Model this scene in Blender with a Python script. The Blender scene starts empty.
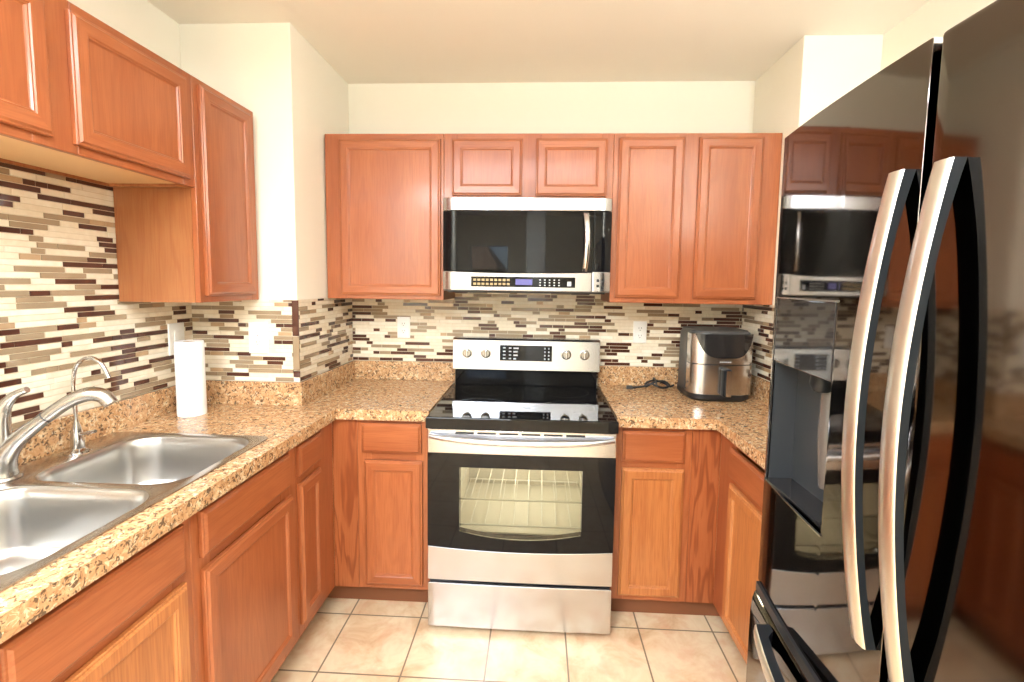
import bpy, bmesh, math, random
from mathutils import Vector, Matrix
from math import pi, sin, cos, radians as R

C = bpy.context.scene.collection
random.seed(7)

# ------------------------------------------------------------------ camera
cam_d = bpy.data.cameras.new('camera'); cam = bpy.data.objects.new('camera', cam_d); C.objects.link(cam)
yaw, pit, rol = 0.049775, -0.08551, 0.013652
fw = Vector((-sin(yaw)*cos(pit), cos(yaw)*cos(pit), sin(pit)))
rt = Vector((cos(yaw), sin(yaw), 0)); up = rt.cross(fw)
r2 = cos(rol)*rt + sin(rol)*up; u2 = -sin(rol)*rt + cos(rol)*up
m = Matrix((r2, u2, -fw)).transposed().to_4x4(); m.translation = (0.0565, -2.5421, 1.4434)
cam.matrix_world = m
cam_d.sensor_width = 36; cam_d.lens = 36*474.49/1024
cam_d.shift_x = -0.0018; cam_d.shift_y = -0.0163; cam_d.clip_start = .02
bpy.context.scene.camera = cam

# ------------------------------------------------------------------ light, sky, exposure
sc = bpy.context.scene
sc.view_settings.view_transform = 'Standard'; sc.view_settings.look = 'None'
sc.view_settings.gamma = 1; sc.view_settings.use_curve_mapping = False
sc.view_settings.exposure = 0.11
w = bpy.data.worlds.new('sky'); sc.world = w; w.use_nodes = True
nt = w.node_tree; bg = nt.nodes['Background']
sky = nt.nodes.new('ShaderNodeTexSky'); sky.sky_type = 'HOSEK_WILKIE'; sky.turbidity = 4
sky.sun_direction = Vector((0.3, -0.6, 0.7)).normalized()
nt.links.new(sky.outputs[0], bg.inputs[0]); bg.inputs[1].default_value = 18.0

LAMP = (.86, .94, 1.)
sd = bpy.data.lights.new('sun', 'SUN'); sd.energy = 40; sd.angle = .01; sun = bpy.data.objects.new('sun', sd); sun.rotation_euler = (R(-50), 0, R(15)); C.objects.link(sun)   # from behind the kitchen, lights the houses outside
def area(name, loc, size, power, col, rot):
    d = bpy.data.lights.new(name, 'AREA'); d.shape = 'RECTANGLE'; d.size, d.size_y = size
    d.energy = power; d.color = col
    o = bpy.data.objects.new(name, d); o.location = loc; o.rotation_euler = rot; C.objects.link(o); return o
wl = area('window_daylight', (-0.80, -5.66, 1.475), (.74, 1.15), 1, (1, 1, 1), (R(90), 0, 0)); wl.data.cycles.is_portal = True   # lets the sky in through the rear window

# ------------------------------------------------------------------ materials
def s2l(r, g, b):
    f = lambda c: c/255/12.92 if c/255 <= .04045 else ((c/255+.055)/1.055)**2.4
    return (f(r), f(g), f(b), 1)
def mat(name, col, rough=.5, metal=0., spec=.5, coat=0., emis=None, es=1.):
    mt = bpy.data.materials.new(name); mt.use_nodes = True
    p = mt.node_tree.nodes['Principled BSDF']
    p.inputs['Base Color'].default_value = col; p.inputs['Roughness'].default_value = rough
    p.inputs['Metallic'].default_value = metal; p.inputs['Specular IOR Level'].default_value = spec
    p.inputs['Coat Weight'].default_value = coat; p.inputs['Coat Roughness'].default_value = .15
    if emis: p.inputs['Emission Color'].default_value = emis; p.inputs['Emission Strength'].default_value = es
    return mt
def nodes(mt): return mt.node_tree.nodes, mt.node_tree.links, mt.node_tree.nodes['Principled BSDF']
def N(mt, t, **kw):
    n = mt.node_tree.nodes.new(t)
    for k, v in kw.items(): setattr(n, k, v)
    return n
def ramp(mt, stops, interp='LINEAR'):
    n = N(mt, 'ShaderNodeValToRGB'); cr = n.color_ramp; cr.interpolation = interp
    while len(cr.elements) < len(stops): cr.elements.new(.5)
    for e, (p, c) in zip(cr.elements, stops): e.position = p; e.color = c
    return n
def coords(mt, scale, rand=True):
    L = mt.node_tree.links
    tc = N(mt, 'ShaderNodeTexCoord'); mp = N(mt, 'ShaderNodeMapping')
    if rand:
        oi = N(mt, 'ShaderNodeObjectInfo'); ml = N(mt, 'ShaderNodeMath', operation='MULTIPLY'); ml.inputs[1].default_value = 7.3
        ad = N(mt, 'ShaderNodeVectorMath', operation='ADD')
        L.new(oi.outputs['Random'], ml.inputs[0]); L.new(tc.outputs['Object'], ad.inputs[0]); L.new(ml.outputs[0], ad.inputs[1])
        L.new(ad.outputs[0], mp.inputs[0])
    else: L.new(tc.outputs['Object'], mp.inputs[0])
    mp.inputs['Scale'].default_value = scale
    return mp.outputs[0]
def mix(mt, a, b, fac, mode='MIX'):
    n = N(mt, 'ShaderNodeMix', data_type='RGBA', blend_type=mode); L = mt.node_tree.links
    for i, v in ((0, fac), (6, a), (7, b)):
        if hasattr(v, 'is_linked'): L.new(v, n.inputs[i])
        else: n.inputs[i].default_value = v
    return n.outputs[2]
def noise(mt, vec, scale, detail=4, dist=0., rough=.5):
    n = N(mt, 'ShaderNodeTexNoise'); n.inputs['Scale'].default_value = scale; n.inputs['Detail'].default_value = detail
    n.inputs['Distortion'].default_value = dist; n.inputs['Roughness'].default_value = rough
    mt.node_tree.links.new(vec, n.inputs['Vector']); return n.outputs[0]
def oak(name, axis, bold=.2, light=(173, 100, 58), dark=(150, 80, 43), coat=.3, pore=.38):
    mt = mat(name, (1, 1, 1, 1), .38, coat=coat); nn, L, p = nodes(mt)
    along = .9; across = 9.
    sc1 = [across]*3; sc1['xyz'.index(axis)] = along
    v = coords(mt, sc1)
    n1 = noise(mt, v, 1.0, 3, .4)
    ml = N(mt, 'ShaderNodeMath', operation='MULTIPLY'); ml.inputs[1].default_value = 62; L.new(n1, ml.inputs[0])
    sn = N(mt, 'ShaderNodeMath', operation='SINE'); L.new(ml.outputs[0], sn.inputs[0])
    mr = N(mt, 'ShaderNodeMapRange'); mr.inputs[1].default_value = .1; mr.inputs[2].default_value = 1.
    L.new(sn.outputs[0], mr.inputs[0])
    base = ramp(mt, [(.3, s2l(*dark)), (.7, s2l(*light))]); L.new(noise(mt, v, .8, 5, .2), base.inputs[0])
    gm = N(mt, 'ShaderNodeMath', operation='MULTIPLY'); gm.inputs[1].default_value = bold; L.new(mr.outputs[0], gm.inputs[0])
    c = mix(mt, base.outputs[0], s2l(120, 56, 24), gm.outputs[0])
    sc2 = [230.]*3; sc2['xyz'.index(axis)] = 9.
    f = noise(mt, coords(mt, sc2), 1., 2)
    fr = ramp(mt, [(.45, (0, 0, 0, 1)), (.62, (1, 1, 1, 1))]); L.new(f, fr.inputs[0])
    fm = N(mt, 'ShaderNodeMath', operation='MULTIPLY'); fm.inputs[1].default_value = pore; L.new(fr.outputs[0], fm.inputs[0])
    c = mix(mt, c, s2l(140, 68, 30), fm.outputs[0])
    L.new(c, p.inputs['Base Color'])
    return mt
M = {}
M['oak'] = oak('oak_vertical', 'z')
M['oakx'] = oak('oak_along_x', 'x'); M['oaky'] = oak('oak_along_y', 'y')
M['oakb'] = oak('oak_bold_grain', 'z', .8)
M['oakraw'] = oak('oak_veneer_side', 'z', .22, (170, 112, 70), (152, 94, 54), coat=.1, pore=.3)
M['honey'] = oak('oak_honey', 'z', .16, (190, 124, 70), (174, 106, 56))
M['toe'] = mat('brown_toe_board', s2l(128, 78, 48), .6)  # even brown, darker than the cabinet fronts
M['under'] = mat('cabinet_underside', s2l(226, 186, 136), .5)
M['wall'] = mat('cream_paint', s2l(250, 244, 228), .75, spec=.25)
M['ceil'] = mat('ceiling_paint', s2l(250, 243, 228), .85, spec=.2)
M['white'] = mat('white_plastic', s2l(246, 245, 240), .35)
M['slot'] = mat('outlet_slot', s2l(70, 66, 60), .6)
M['paper'] = mat('white_paper', s2l(248, 248, 248), .9, spec=.1)
M['card'] = mat('cardboard', s2l(170, 135, 95), .9)
def steel(name, col, rough, axis=None, amt=.025):
    mt = mat(name, col, rough, 1.); nn, L, p = nodes(mt)
    if axis:
        s = [1600.]*3; s['xyz'.index(axis)] = 14.
        n = noise(mt, coords(mt, s), 1., 2)
        r = N(mt, 'ShaderNodeMapRange'); r.inputs[3].default_value = rough-amt; r.inputs[4].default_value = rough+amt
        L.new(n, r.inputs[0]); L.new(r.outputs[0], p.inputs['Roughness'])
    return mt
M['steel'] = steel('brushed_steel', (.60, .605, .64, 1), .22, 'x')
M['steelz'] = steel('brushed_steel_vertical', (.62, .615, .63, 1), .22, 'z')
M['sink'] = steel('satin_sink_steel', (.55, .54, .525, 1), .30, 'y', .05)
M['deck'] = steel('brushed_sink_deck', (.52, .47, .43, 1), .24, 'y', .05)  # brown tint stands in for what the steel reflects
M['handlesteel'] = mat('satin_handle_steel', (.72, .72, .74, 1), .34, 1.)
M['chrome'] = mat('chrome', (.62, .62, .62, 1), .1, 1.)
M['nickel'] = mat('brushed_nickel', (.46, .445, .42, 1), .27, 1.)
M['blacksteel'] = mat('black_stainless', (.155, .135, .122, 1), .05, 1.)
M['blacksteel2'] = mat('dimmed_black_stainless', (.14, .122, .11, 1), .075, 1.)  # near door: dimmer, hazier reflection put into colour and roughness
M['nearblack'] = mat('near_black_satin', (.010, .012, .014, 1), .4, 0., .3)  # on the fridge handles it paints in the shaded sides
M['fsteel'] = steel('fridge_handle_steel', (.72, .69, .63, 1), .32, 'z', .03)
M['fsteely'] = steel('freezer_handle_steel', (.72, .69, .63, 1), .32, 'y', .03)
M['bglass'] = mat('black_glass', (.005, .005, .006, 1), .03, spec=.24)
M['bglass2'] = mat('dark_panel_glass', (.02, .018, .018, 1), .05, spec=.6)
M['black'] = mat('black_plastic', (.015, .015, .016, 1), .4)
M['recess'] = mat('dark_recess_plastic', (.028, .030, .033, 1), .3)
M['paddle'] = mat('smoky_paddle', (.09, .075, .065, 1), .25)
M['dgrey'] = mat('dark_grey_plastic', (.05, .05, .052, 1), .38)
M['mgrey'] = mat('grey_metal_paint', (.25, .25, .26, 1), .4)
M['mark'] = mat('printed_grey', (.55, .57, .6, 1), .5)
M['ring'] = mat('burner_print', (.07, .07, .075, 1), .12)
M['blue'] = mat('lit_display', (.05, .05, .12, 1), .2, emis=(.25, .22, .7, 1), es=.6)
M['enamel'] = mat('oven_enamel', s2l(222, 218, 206), .6)
M['rack'] = mat('oven_rack_wire', (.9, .9, .86, 1), .35)
M['lamp'] = mat('lamp_diffuser', (1, 1, 1, 1), .5, emis=(*LAMP, 1), es=7.)
M['roof'] = mat('shingle', s2l(150, 125, 100), .9); M['brick'] = mat('tan_brick', s2l(190, 160, 120), .9); M['lawn'] = mat('lawn', s2l(90, 110, 60), .95)
def thin_glass(name, tint, gloss):
    mt = bpy.data.materials.new(name); mt.use_nodes = True; n = mt.node_tree.nodes; L = mt.node_tree.links
    n.remove(n['Principled BSDF']); t = n.new('ShaderNodeBsdfTransparent'); t.inputs[0].default_value = tint
    g = n.new('ShaderNodeBsdfGlossy'); g.inputs['Roughness'].default_value = .03
    fr = n.new('ShaderNodeFresnel'); fr.inputs[0].default_value = gloss
    mx = n.new('ShaderNodeMixShader'); L.new(fr.outputs[0], mx.inputs[0]); L.new(t.outputs[0], mx.inputs[1]); L.new(g.outputs[0], mx.inputs[2])
    L.new(mx.outputs[0], n['Material Output'].inputs[0]); return mt
M['pane'] = thin_glass('window_glass', (.95, .96, .96, 1), 1.45)
M['ovenpane'] = thin_glass('oven_window_glass', (.74, .72, .64, 1), 1.5)
# mosaic tiles
def tilemat(name, c1, c2, rough, sc_=40):
    mt = mat(name, (1, 1, 1, 1), rough); nn, L, p = nodes(mt)
    r = ramp(mt, [(.3, s2l(*c1)), (.7, s2l(*c2))]); L.new(noise(mt, coords(mt, (1, 1, 1), False), sc_, 5), r.inputs[0]); L.new(r.outputs[0], p.inputs['Base Color']); return mt
M['t_cream'] = tilemat('cream_marble_tile', (230, 215, 190), (242, 231, 210), .4)
M['t_cream2'] = tilemat('ivory_marble_tile', (238, 227, 206), (247, 240, 224), .4)
M['t_dark'] = tilemat('dark_brown_glass_tile', (74, 42, 32), (88, 54, 42), .08, 10)
M['t_taupe'] = tilemat('taupe_glass_tile', (150, 128, 102), (164, 142, 116), .1, 10)
M['t_tan'] = tilemat('tan_tile', (176, 146, 112), (192, 162, 128), .25, 20)
M['grout'] = mat('grout', s2l(222, 208, 182), .9)
# granite
mt = M['granite'] = mat('speckled_granite', (1, 1, 1, 1), .16, spec=.5); nn, L, p = nodes(mt)
v = coords(mt, (1, 1, 1), False)
b0 = ramp(mt, [(.28, s2l(138, 98, 66)), (.41, s2l(186, 140, 98)), (.55, s2l(200, 157, 115)), (.68, s2l(222, 194, 152))]); L.new(noise(mt, v, 48, 5, .7, .65), b0.inputs[0])
cr = ramp(mt, [(0, (0, 0, 0, 1)), (.56, (0, 0, 0, 1)), (.62, (.75, .75, .75, 1)), (1, (.85, .85, .85, 1))])
va = N(mt, 'ShaderNodeVectorMath', operation='ADD'); va.inputs[1].default_value = (3.1, 1.7, 5.3); L.new(v, va.inputs[0]); L.new(noise(mt, va.outputs[0], 58, 4, 1.0, .6), cr.inputs[0])
c1 = mix(mt, b0.outputs[0], s2l(228, 210, 176), cr.outputs[0])
dk = ramp(mt, [(0, (0, 0, 0, 1)), (.542, (0, 0, 0, 1)), (.59, (1, 1, 1, 1))]); L.new(noise(mt, v, 74, 3, 1.2, .6), dk.inputs[0])
dm = N(mt, 'ShaderNodeMath', operation='MULTIPLY'); dm.inputs[1].default_value = .85; L.new(dk.outputs[0], dm.inputs[0])
c2 = mix(mt, c1, s2l(78, 58, 44), dm.outputs[0]); L.new(c2, p.inputs['Base Color'])
# floor tile
mt = M['floor'] = mat('beige_floor_tile', (1, 1, 1, 1), .3); nn, L, p = nodes(mt)
tc = N(mt, 'ShaderNodeTexCoord'); mp = N(mt, 'ShaderNodeMapping'); mp.inputs['Location'].default_value = (.733, .6294, 0); L.new(tc.outputs['Object'], mp.inputs[0])
br = N(mt, 'ShaderNodeTexBrick'); br.offset = 0; br.squash = 1; L.new(mp.outputs[0], br.inputs['Vector'])
br.inputs['Scale'].default_value = 1; br.inputs['Brick Width'].default_value = .3092; br.inputs['Row Height'].default_value = .3092
br.inputs['Mortar Size'].default_value = .0036; br.inputs['Mortar Smooth'].default_value = .2
tcol = ramp(mt, [(.30, s2l(200, 160, 122)), (.45, s2l(219, 190, 154)), (.58, s2l(228, 206, 174)), (.72, s2l(222, 196, 158))]); L.new(noise(mt, tc.outputs['Object'], 7, 7, .5, .62), tcol.inputs[0])
pk = ramp(mt, [(.5, (0, 0, 0, 1)), (.72, (.55, .55, .55, 1))]); L.new(noise(mt, tc.outputs['Object'], 12.3, 5, .3), pk.inputs[0])
tc2 = mix(mt, tcol.outputs[0], s2l(212, 156, 122), pk.outputs[0])
L.new(tc2, br.inputs['Color1']); L.new(tc2, br.inputs['Color2']); br.inputs['Mortar'].default_value = s2l(128, 108, 86)
L.new(br.outputs['Color'], p.inputs['Base Color'])

# ------------------------------------------------------------------ builders
ORG = {}
def thing(name, label, cat, loc, group=None):
    o = bpy.data.objects.new(name, None); C.objects.link(o); o.location = loc; o.empty_display_size = .1
    o['label'] = label; o['category'] = cat
    if group: o['group'] = group
    ORG[o] = Vector(loc); return o
def tag(o, label, cat, group=None):
    o['label'] = label; o['category'] = cat
    if group: o['group'] = group
    return o
def obj(name, bm, mats, parent=None, bevel=0, seg=2, ang=None, origin=None, label=None):
    if ang is None: ang = 25 if bevel else 35
    if bevel:
        bm.normal_update()
        es = [e for e in bm.edges if len(e.link_faces) == 2 and e.calc_face_angle(0) > R(50)]
        bmesh.ops.bevel(bm, geom=es, offset=bevel, segments=seg, profile=.5, affect='EDGES', clamp_overlap=True)
    bm.normal_update()
    for f in bm.faces: f.smooth = True
    for e in bm.edges:
        if len(e.link_faces) == 2:
            an = e.calc_face_angle(0); a1, a2 = sorted(f.calc_area() for f in e.link_faces)
            if an > R(ang) or (bevel and an > R(4) and a2 > 10*a1): e.smooth = False
    org = ORG[parent] if parent else Vector(origin or (0, 0, 0))
    bmesh.ops.translate(bm, verts=bm.verts, vec=-org)
    me = bpy.data.meshes.new(name); bm.to_mesh(me); bm.free()
    for mm in (mats if isinstance(mats, (list, tuple)) else [mats]): me.materials.append(M[mm] if isinstance(mm, str) else mm)
    o = bpy.data.objects.new(name, me); C.objects.link(o)
    if parent: o.parent = parent
    else: o.location = org
    ORG[o] = org
    if label: o['label'] = label
    return o
def struct(name, bm, mats, bevel=0):
    o = obj(name, bm, mats, bevel=bevel); o['kind'] = 'structure'; return o
def BM(): return bmesh.new()
def box(bm, x0, x1, y0, y1, z0, z1, mi=0):
    x0, x1 = sorted((x0, x1)); y0, y1 = sorted((y0, y1)); z0, z1 = sorted((z0, z1))
    v = [bm.verts.new((x, y, z)) for z in (z0, z1) for y in (y0, y1) for x in (x0, x1)]
    for q in ((0, 2, 3, 1), (4, 5, 7, 6), (0, 1, 5, 4), (2, 6, 7, 3), (0, 4, 6, 2), (1, 3, 7, 5)):
        bm.faces.new([v[i] for i in q]).material_index = mi
    return bm
def bx(*a, **k): return box(BM(), *a, **k)
def tube(bm, pts, rad, n=14, smooth=6, mi=0, caps=True, flat=None):
    pts = [Vector(q) for q in pts]
    if not isinstance(rad, (list, tuple)): rad = [rad]*len(pts)
    if smooth and len(pts) > 2:
        P, Q = [], []
        for i in range(len(pts)-1):
            a, b, c, d = pts[max(i-1, 0)], pts[i], pts[i+1], pts[min(i+2, len(pts)-1)]
            for k in range(smooth):
                t = k/smooth
                P.append(.5*((2*b)+(c-a)*t+(2*a-5*b+4*c-d)*t*t+(3*b-a-3*c+d)*t**3)); Q.append(rad[i]+(rad[i+1]-rad[i])*t)
        P.append(pts[-1]); Q.append(rad[-1]); pts, rad = P, Q
    rings = []; nrm = None
    for i, q in enumerate(pts):
        t = (pts[min(i+1, len(pts)-1)]-pts[max(i-1, 0)]).normalized()
        if nrm is None: nrm = t.orthogonal().normalized()
        nrm = (nrm-t*nrm.dot(t)).normalized(); bn = t.cross(nrm)
        rings.append([bm.verts.new(q+rad[i]*(nrm*cos(2*pi*k/n)+bn*sin(2*pi*k/n))) for k in range(n)])
    for a, b in zip(rings, rings[1:]):
        for k in range(n): bm.faces.new((a[k], a[(k+1) % n], b[(k+1) % n], b[k])).material_index = mi
    if caps: bm.faces.new(rings[0][::-1]).material_index = mi; bm.faces.new(rings[-1]).material_index = mi
    return bm
def lathe(bm, prof, c, n=32, axis='z', mi=0):
    c = Vector(c); rings = []
    for r, h in prof:
        ring = []
        for k in range(n):
            a = 2*pi*k/n
            d = {'z': (r*cos(a), r*sin(a), h), 'y': (r*cos(a), h, -r*sin(a)), 'x': (h, r*cos(a), r*sin(a))}[axis]
            ring.append(bm.verts.new(c+Vector(d)))
        rings.append(ring)
    for a, b in zip(rings, rings[1:]):
        for k in range(n): bm.faces.new((a[k], a[(k+1) % n], b[(k+1) % n], b[k])).material_index = mi
    bm.faces.new(rings[0][::-1]); bm.faces.new(rings[-1])
    return bm
# faces of a cabinet: u along the run, z up, n out of the front
class Front:
    def __init__(s, axis, plane, sign): s.axis, s.plane, s.sign = axis, plane, sign
    def p(s, u, z, n):
        return Vector((u, s.plane+s.sign*n, z)) if s.axis == 'x' else Vector((s.plane+s.sign*n, u, z))
    def box(s, bm, u0, u1, z0, z1, n0, n1, mi=0):
        a, b = s.p(u0, z0, n0), s.p(u1, z1, n1); return box(bm, a.x, b.x, a.y, b.y, z0, z1, mi)
    def nested(s, u0, u1, z0, z1, prof, hm=1):
        u0, u1 = sorted((u0, u1)); bm = BM(); loops = []
        for ins, h in prof:
            loops.append([bm.verts.new(s.p(u, z, h)) for u, z in ((u0+ins, z0+ins), (u1-ins, z0+ins), (u1-ins, z1-ins), (u0+ins, z1-ins))])
        for a, b in zip(loops, loops[1:]):
            for k in range(4):
                f = bm.faces.new((a[k], a[(k+1) % 4], b[(k+1) % 4], b[k])); f.material_index = hm if k % 2 == 0 else 0
        bm.faces.new(loops[0][::-1]); bm.faces.new(loops[-1])
        bmesh.ops.recalc_face_normals(bm, faces=bm.faces); return bm
DOOR = [(0, .001), (0, .011), (.0025, .0135), (.006, .014), (.0085, .0165), (.011, .019), (.040, .019), (.043, .0165), (.0455, .016), (.048, .012), (.051, .0105)]
DRAW = [(0, .001), (0, .011), (.0025, .0135), (.006, .014), (.0085, .0165), (.012, .019)]
def hmat(F): return 'oakx' if F.axis == 'x' else 'oaky'
def add_door(F, parent, u0, u1, z0, z1, label=None, m_='oak'): return obj('door', F.nested(u0, u1, z0, z1, DOOR), [m_, hmat(F) if m_ == 'oak' else m_], parent, ang=20, label=label)
def add_drawer(F, parent, u0, u1, z0, z1): return obj('drawer', F.nested(u0, u1, z0, z1, DRAW, 0), [hmat(F)], parent, ang=20)
def frame(F, parent, u0, u1, z0, z1, stiles, rails, th=.019):
    """stiles: list of (ua, ub); rails: list of (za, zb) (full width)"""
    bm = BM()
    for a, b in stiles: F.box(bm, a, b, z0, z1, -th, 0)
    ss = sorted([tuple(sorted(q)) for q in stiles])
    for (a, b), (c, d) in zip(ss, ss[1:]):
        for za, zb in rails: F.box(bm, b, c, za, zb, -th, 0, 1)
    return obj('face_frame', bm, ['oak', hmat(F)], parent, bevel=.0012, seg=1)

# ------------------------------------------------------------------ room shell
XL, XR, XA, XB, YC, YD, ZC, YR = -1.42, 1.445, -.957, 1.130, -.59, -.442, 2.4766, -5.6
struct('floor', bx(XL-.1, XR+.1, YR-.1, .1, -.1, 0), 'floor')
struct('ceiling', bx(XL-.1, XR+.1, YR-.1, .1, ZC, ZC+.1), 'ceil')
struct('wall_back', bx(XL-.1, XR+.1, 0, .1, 0, ZC), 'wall')
struct('wall_left', bx(XL-.1, XL, YR, 0, 0, ZC), 'wall')
struct('wall_right', bx(XR, XR+.1, YR, 0, 0, ZC), 'wall')
struct('wall_left_return', bx(XL, XA, YC, 0, 0, ZC), 'wall', bevel=.003)
struct('wall_right_return', bx(XB, XR, YD, 0, 0, ZC), 'wall', bevel=.003)
wx0, wx1, wz0, wz1 = -1.17, -.43, .9, 2.05
bm = BM(); box(bm, XL-.1, wx0, YR-.1, YR, 0, ZC); box(bm, wx1, XR+.1, YR-.1, YR, 0, ZC); box(bm, wx0, wx1, YR-.1, YR, 0, wz0); box(bm, wx0, wx1, YR-.1, YR, wz1, ZC)
struct('wall_rear', bm, 'wall')
struct('wall_partition', bx(-.10, .18, -4.75, -4.35, 0, ZC), 'white', bevel=.006)
bm = BM()
for a in ((wx0, wx0+.04, wz0, wz1), (wx1-.04, wx1, wz0, wz1), (wx0+.04, wx1-.04, wz0, wz0+.04), (wx0+.04, wx1-.04, wz1-.04, wz1), (wx0+.04, wx1-.04, 1.46, 1.49)):
    box(bm, a[0], a[1], YR-.07, YR-.02, a[2], a[3])
win = struct('window_1', bm, 'white')
obj('pane', bx(wx0+.04, wx1-.04, YR-.05, YR-.045, wz0+.04, wz1-.04), 'pane', win)

# ------------------------------------------------------------------ mosaic backsplash
ROW = .0178
def mosaic(bm, fn, u0, u1, z0, z1, seed):
    """fn(u, z, n) -> point.  one row after another of random strips"""
    rnd = random.Random(seed); zrow = 1.0127 - ROW*60; g = .0010
    for q in ((u0, z0), ):
        vs = [bm.verts.new(fn(a, b, .0015)) for a, b in ((u0, z0), (u1, z0), (u1, z1), (u0, z1))]; bm.faces.new(vs).material_index = 0
    k = 0
    while zrow < z1:
        za, zb = max(zrow+g, z0), min(zrow+ROW-g, z1)
        if zb-za > .004:
            u = u0-rnd.uniform(0, .08); last = -1
            while u < u1:
                t = rnd.random()
                if last in (1, 2): mi = 1 if t < .16 else 2 if t < .26 else 3 if t < .60 else 4 if t < .93 else 5
                else: mi = 3 if t < .21 else 4 if t < .42 else 5 if t < .46 else 1 if t < .80 else 2
                ln = {1: rnd.choice((.06, .10, .14, .2)), 2: rnd.choice((.07, .12, .18)), 3: rnd.choice((.035, .06, .07, .10, .135)), 4: rnd.choice((.04, .06, .09, .105, .145)), 5: rnd.choice((.035, .06))}[mi]; u_ = u; last = mi; u += ln
                a, b = max(u_+g, u0), min(u_+ln-g, u1)
                if b-a < .004: continue
                h = .004 if mi in (3, 4) else .0035
                bk = [bm.verts.new(fn(x, z, .001)) for x, z in ((a, za), (b, za), (b, zb), (a, zb))]
                e = .0007; ft = [bm.verts.new(fn(x, z, h)) for x, z in ((a+e, za+e), (b-e, za+e), (b-e, zb-e), (a+e, zb-e))]
                bm.faces.new(ft).material_index = mi
                for i in range(4): bm.faces.new((bk[i], bk[(i+1) % 4], ft[(i+1) % 4], ft[i])).material_index = mi
        zrow += ROW
ZT0, ZT1 = 1.0127, 1.362
t = thing('tile_backsplash', 'brown, taupe and cream strip mosaic tile backsplash above the granite counters', 'backsplash', (0, -.001, .912))
def tiles(*a):
    bm = BM(); mosaic(bm, *a); bmesh.ops.recalc_face_normals(bm, faces=bm.faces)
    return obj('tile_panel', bm, TM, t)
TM = ['grout', 't_cream', 't_cream2', 't_dark', 't_taupe', 't_tan']
tiles(lambda u, z, n: (u, 0-n, z), XA, XB, ZT0-.10, 1.42, 1)
tiles(lambda u, z, n: (XL+n, -u, z), .59, 2.40, ZT0, 1.757, 2)
tiles(lambda u, z, n: (u, YC-n, z), XL, XA-.022, ZT0, ZT1, 3)
tiles(lambda u, z, n: (XA+n, u, z), YC+.004, 0, ZT0, ZT1, 4)
tiles(lambda u, z, n: (XB-n, -u, z), 0, -YD, ZT0, ZT1, 5)
tiles(lambda u, z, n: (u, YD-n, z), XB, XR, ZT0, ZT1, 6)
tiles(lambda u, z, n: (XR-n, -u, z), -YD, 1.40, ZT0, 1.4, 8)
bm = BM()
for za, zb, mi in ((1.21, 1.361, 3), (1.062, 1.207, 4), (1.034, 1.059, 3), (1.0135, 1.031, 2)):
    box(bm, XA-.020, XA+.006, YC-.006, YC-.0002, za, zb, mi)
obj('corner_strip', bm, TM, t)

# ------------------------------------------------------------------ wall cabinets
UB, UT, UY = 1.362, 2.126, -.3145
def carcass(parent, x0, x1, y0, y1, z0, z1, openf, mats=('oakraw', 'under'), name='carcass', top=True):
    """five boards, open on the side named openf"""
    t = .016; bm = BM(); X0, X1, Y0, Y1 = x0, x1, y0, y1
    if openf in ('-y', '+y'):
        box(bm, x0, x0+t, y0, y1, z0, z1); box(bm, x1-t, x1, y0, y1, z0, z1)
        yb = y1 if openf == '-y' else y0; s = -1 if openf == '-y' else 1
        box(bm, x0+t, x1-t, yb, yb+s*.008, z0, z1)
        X0, X1 = x0+t, x1-t
        if openf == '-y': Y1 -= .008
        else: Y0 += .008
    else:
        box(bm, x0, x1, y0, y0+t, z0, z1); box(bm, x0, x1, y1-t, y1, z0, z1)
        Y0, Y1 = y0+t, y1-t
        if openf == '+x': box(bm, x0, x0+.008, y0+t, y1-t, z0, z1); X0 += .008
        else: box(bm, x1-.008, x1, y0+t, y1-t, z0, z1); X1 -= .008
    box(bm, X0, X1, Y0, Y1, z0+.010, z0+.022, 1)
    if top: box(bm, X0, X1, Y0, Y1, z1-.014, z1, 0)
    return obj(name, bm, list(mats), parent)
FB = Front('x', UY, -1)
t = thing('wall_cabinet', 'single door oak wall cabinet left of the microwave, beside the cream wall corner', 'cabinet', (-.669, -.15, UB))
carcass(t, -.949, -.3885, UY+.0195, -.008, UB, UT, '-y')
frame(FB, t, -.949, -.3885, UB, UT, [(-.949, -.855), (-.425, -.3885)], [(UB, UB+.04), (UT-.045, UT)])
add_door(FB, t, -.879, -.402, 1.381, 2.099)
t = thing('wall_cabinet', 'short two-door oak cabinet directly above the microwave', 'cabinet', (0, -.15, 1.827))
carcass(t, -.3875, .3875, UY+.0195, -.008, 1.827, UT, '-y')
frame(FB, t, -.3875, .3875, 1.827, UT, [(-.3875, -.325), (-.05, .06), (.335, .3875)], [(1.827, 1.865), (UT-.045, UT)])
add_door(FB, t, -.349, -.026, 1.846, 2.099); add_door(FB, t, .037, .3595, 1.845, 2.100)
t = thing('wall_cabinet', 'tall two-door oak wall cabinet right of the microwave, above the air fryer', 'cabinet', (.755, -.15, UB))
carcass(t, 0.3885, 1.128, UY+.0195, -.008, UB, UT, '-y')
frame(FB, t, .3885, 1.1285, UB, UT, [(.3885, .44), (.68, .79), (1.02, 1.1285)], [(UB, UB+.045), (UT-.04, UT)])
add_door(FB, t, .411, .702, 1.387, 2.104); add_door(FB, t, .766, 1.047, 1.387, 2.106)
UX = -1.118; FL = Front('y', UX, 1)
t = thing('wall_cabinet', 'narrow tall one-door oak wall cabinet on the left wall, hanging beside the white wall corner', 'cabinet', (-1.27, -.77, UB))
carcass(t, XL+.006, UX-.0195, -.944, -.597, UB, UT, '+x')
frame(FL, t, -.944, -.597, UB, UT, [(-.944, -.89), (-.64, -.597)], [(UB, UB+.04), (UT-.04, UT)])
add_door(FL, t, -.921, -.633, 1.386, 2.105)
ZS = 1.755
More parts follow.
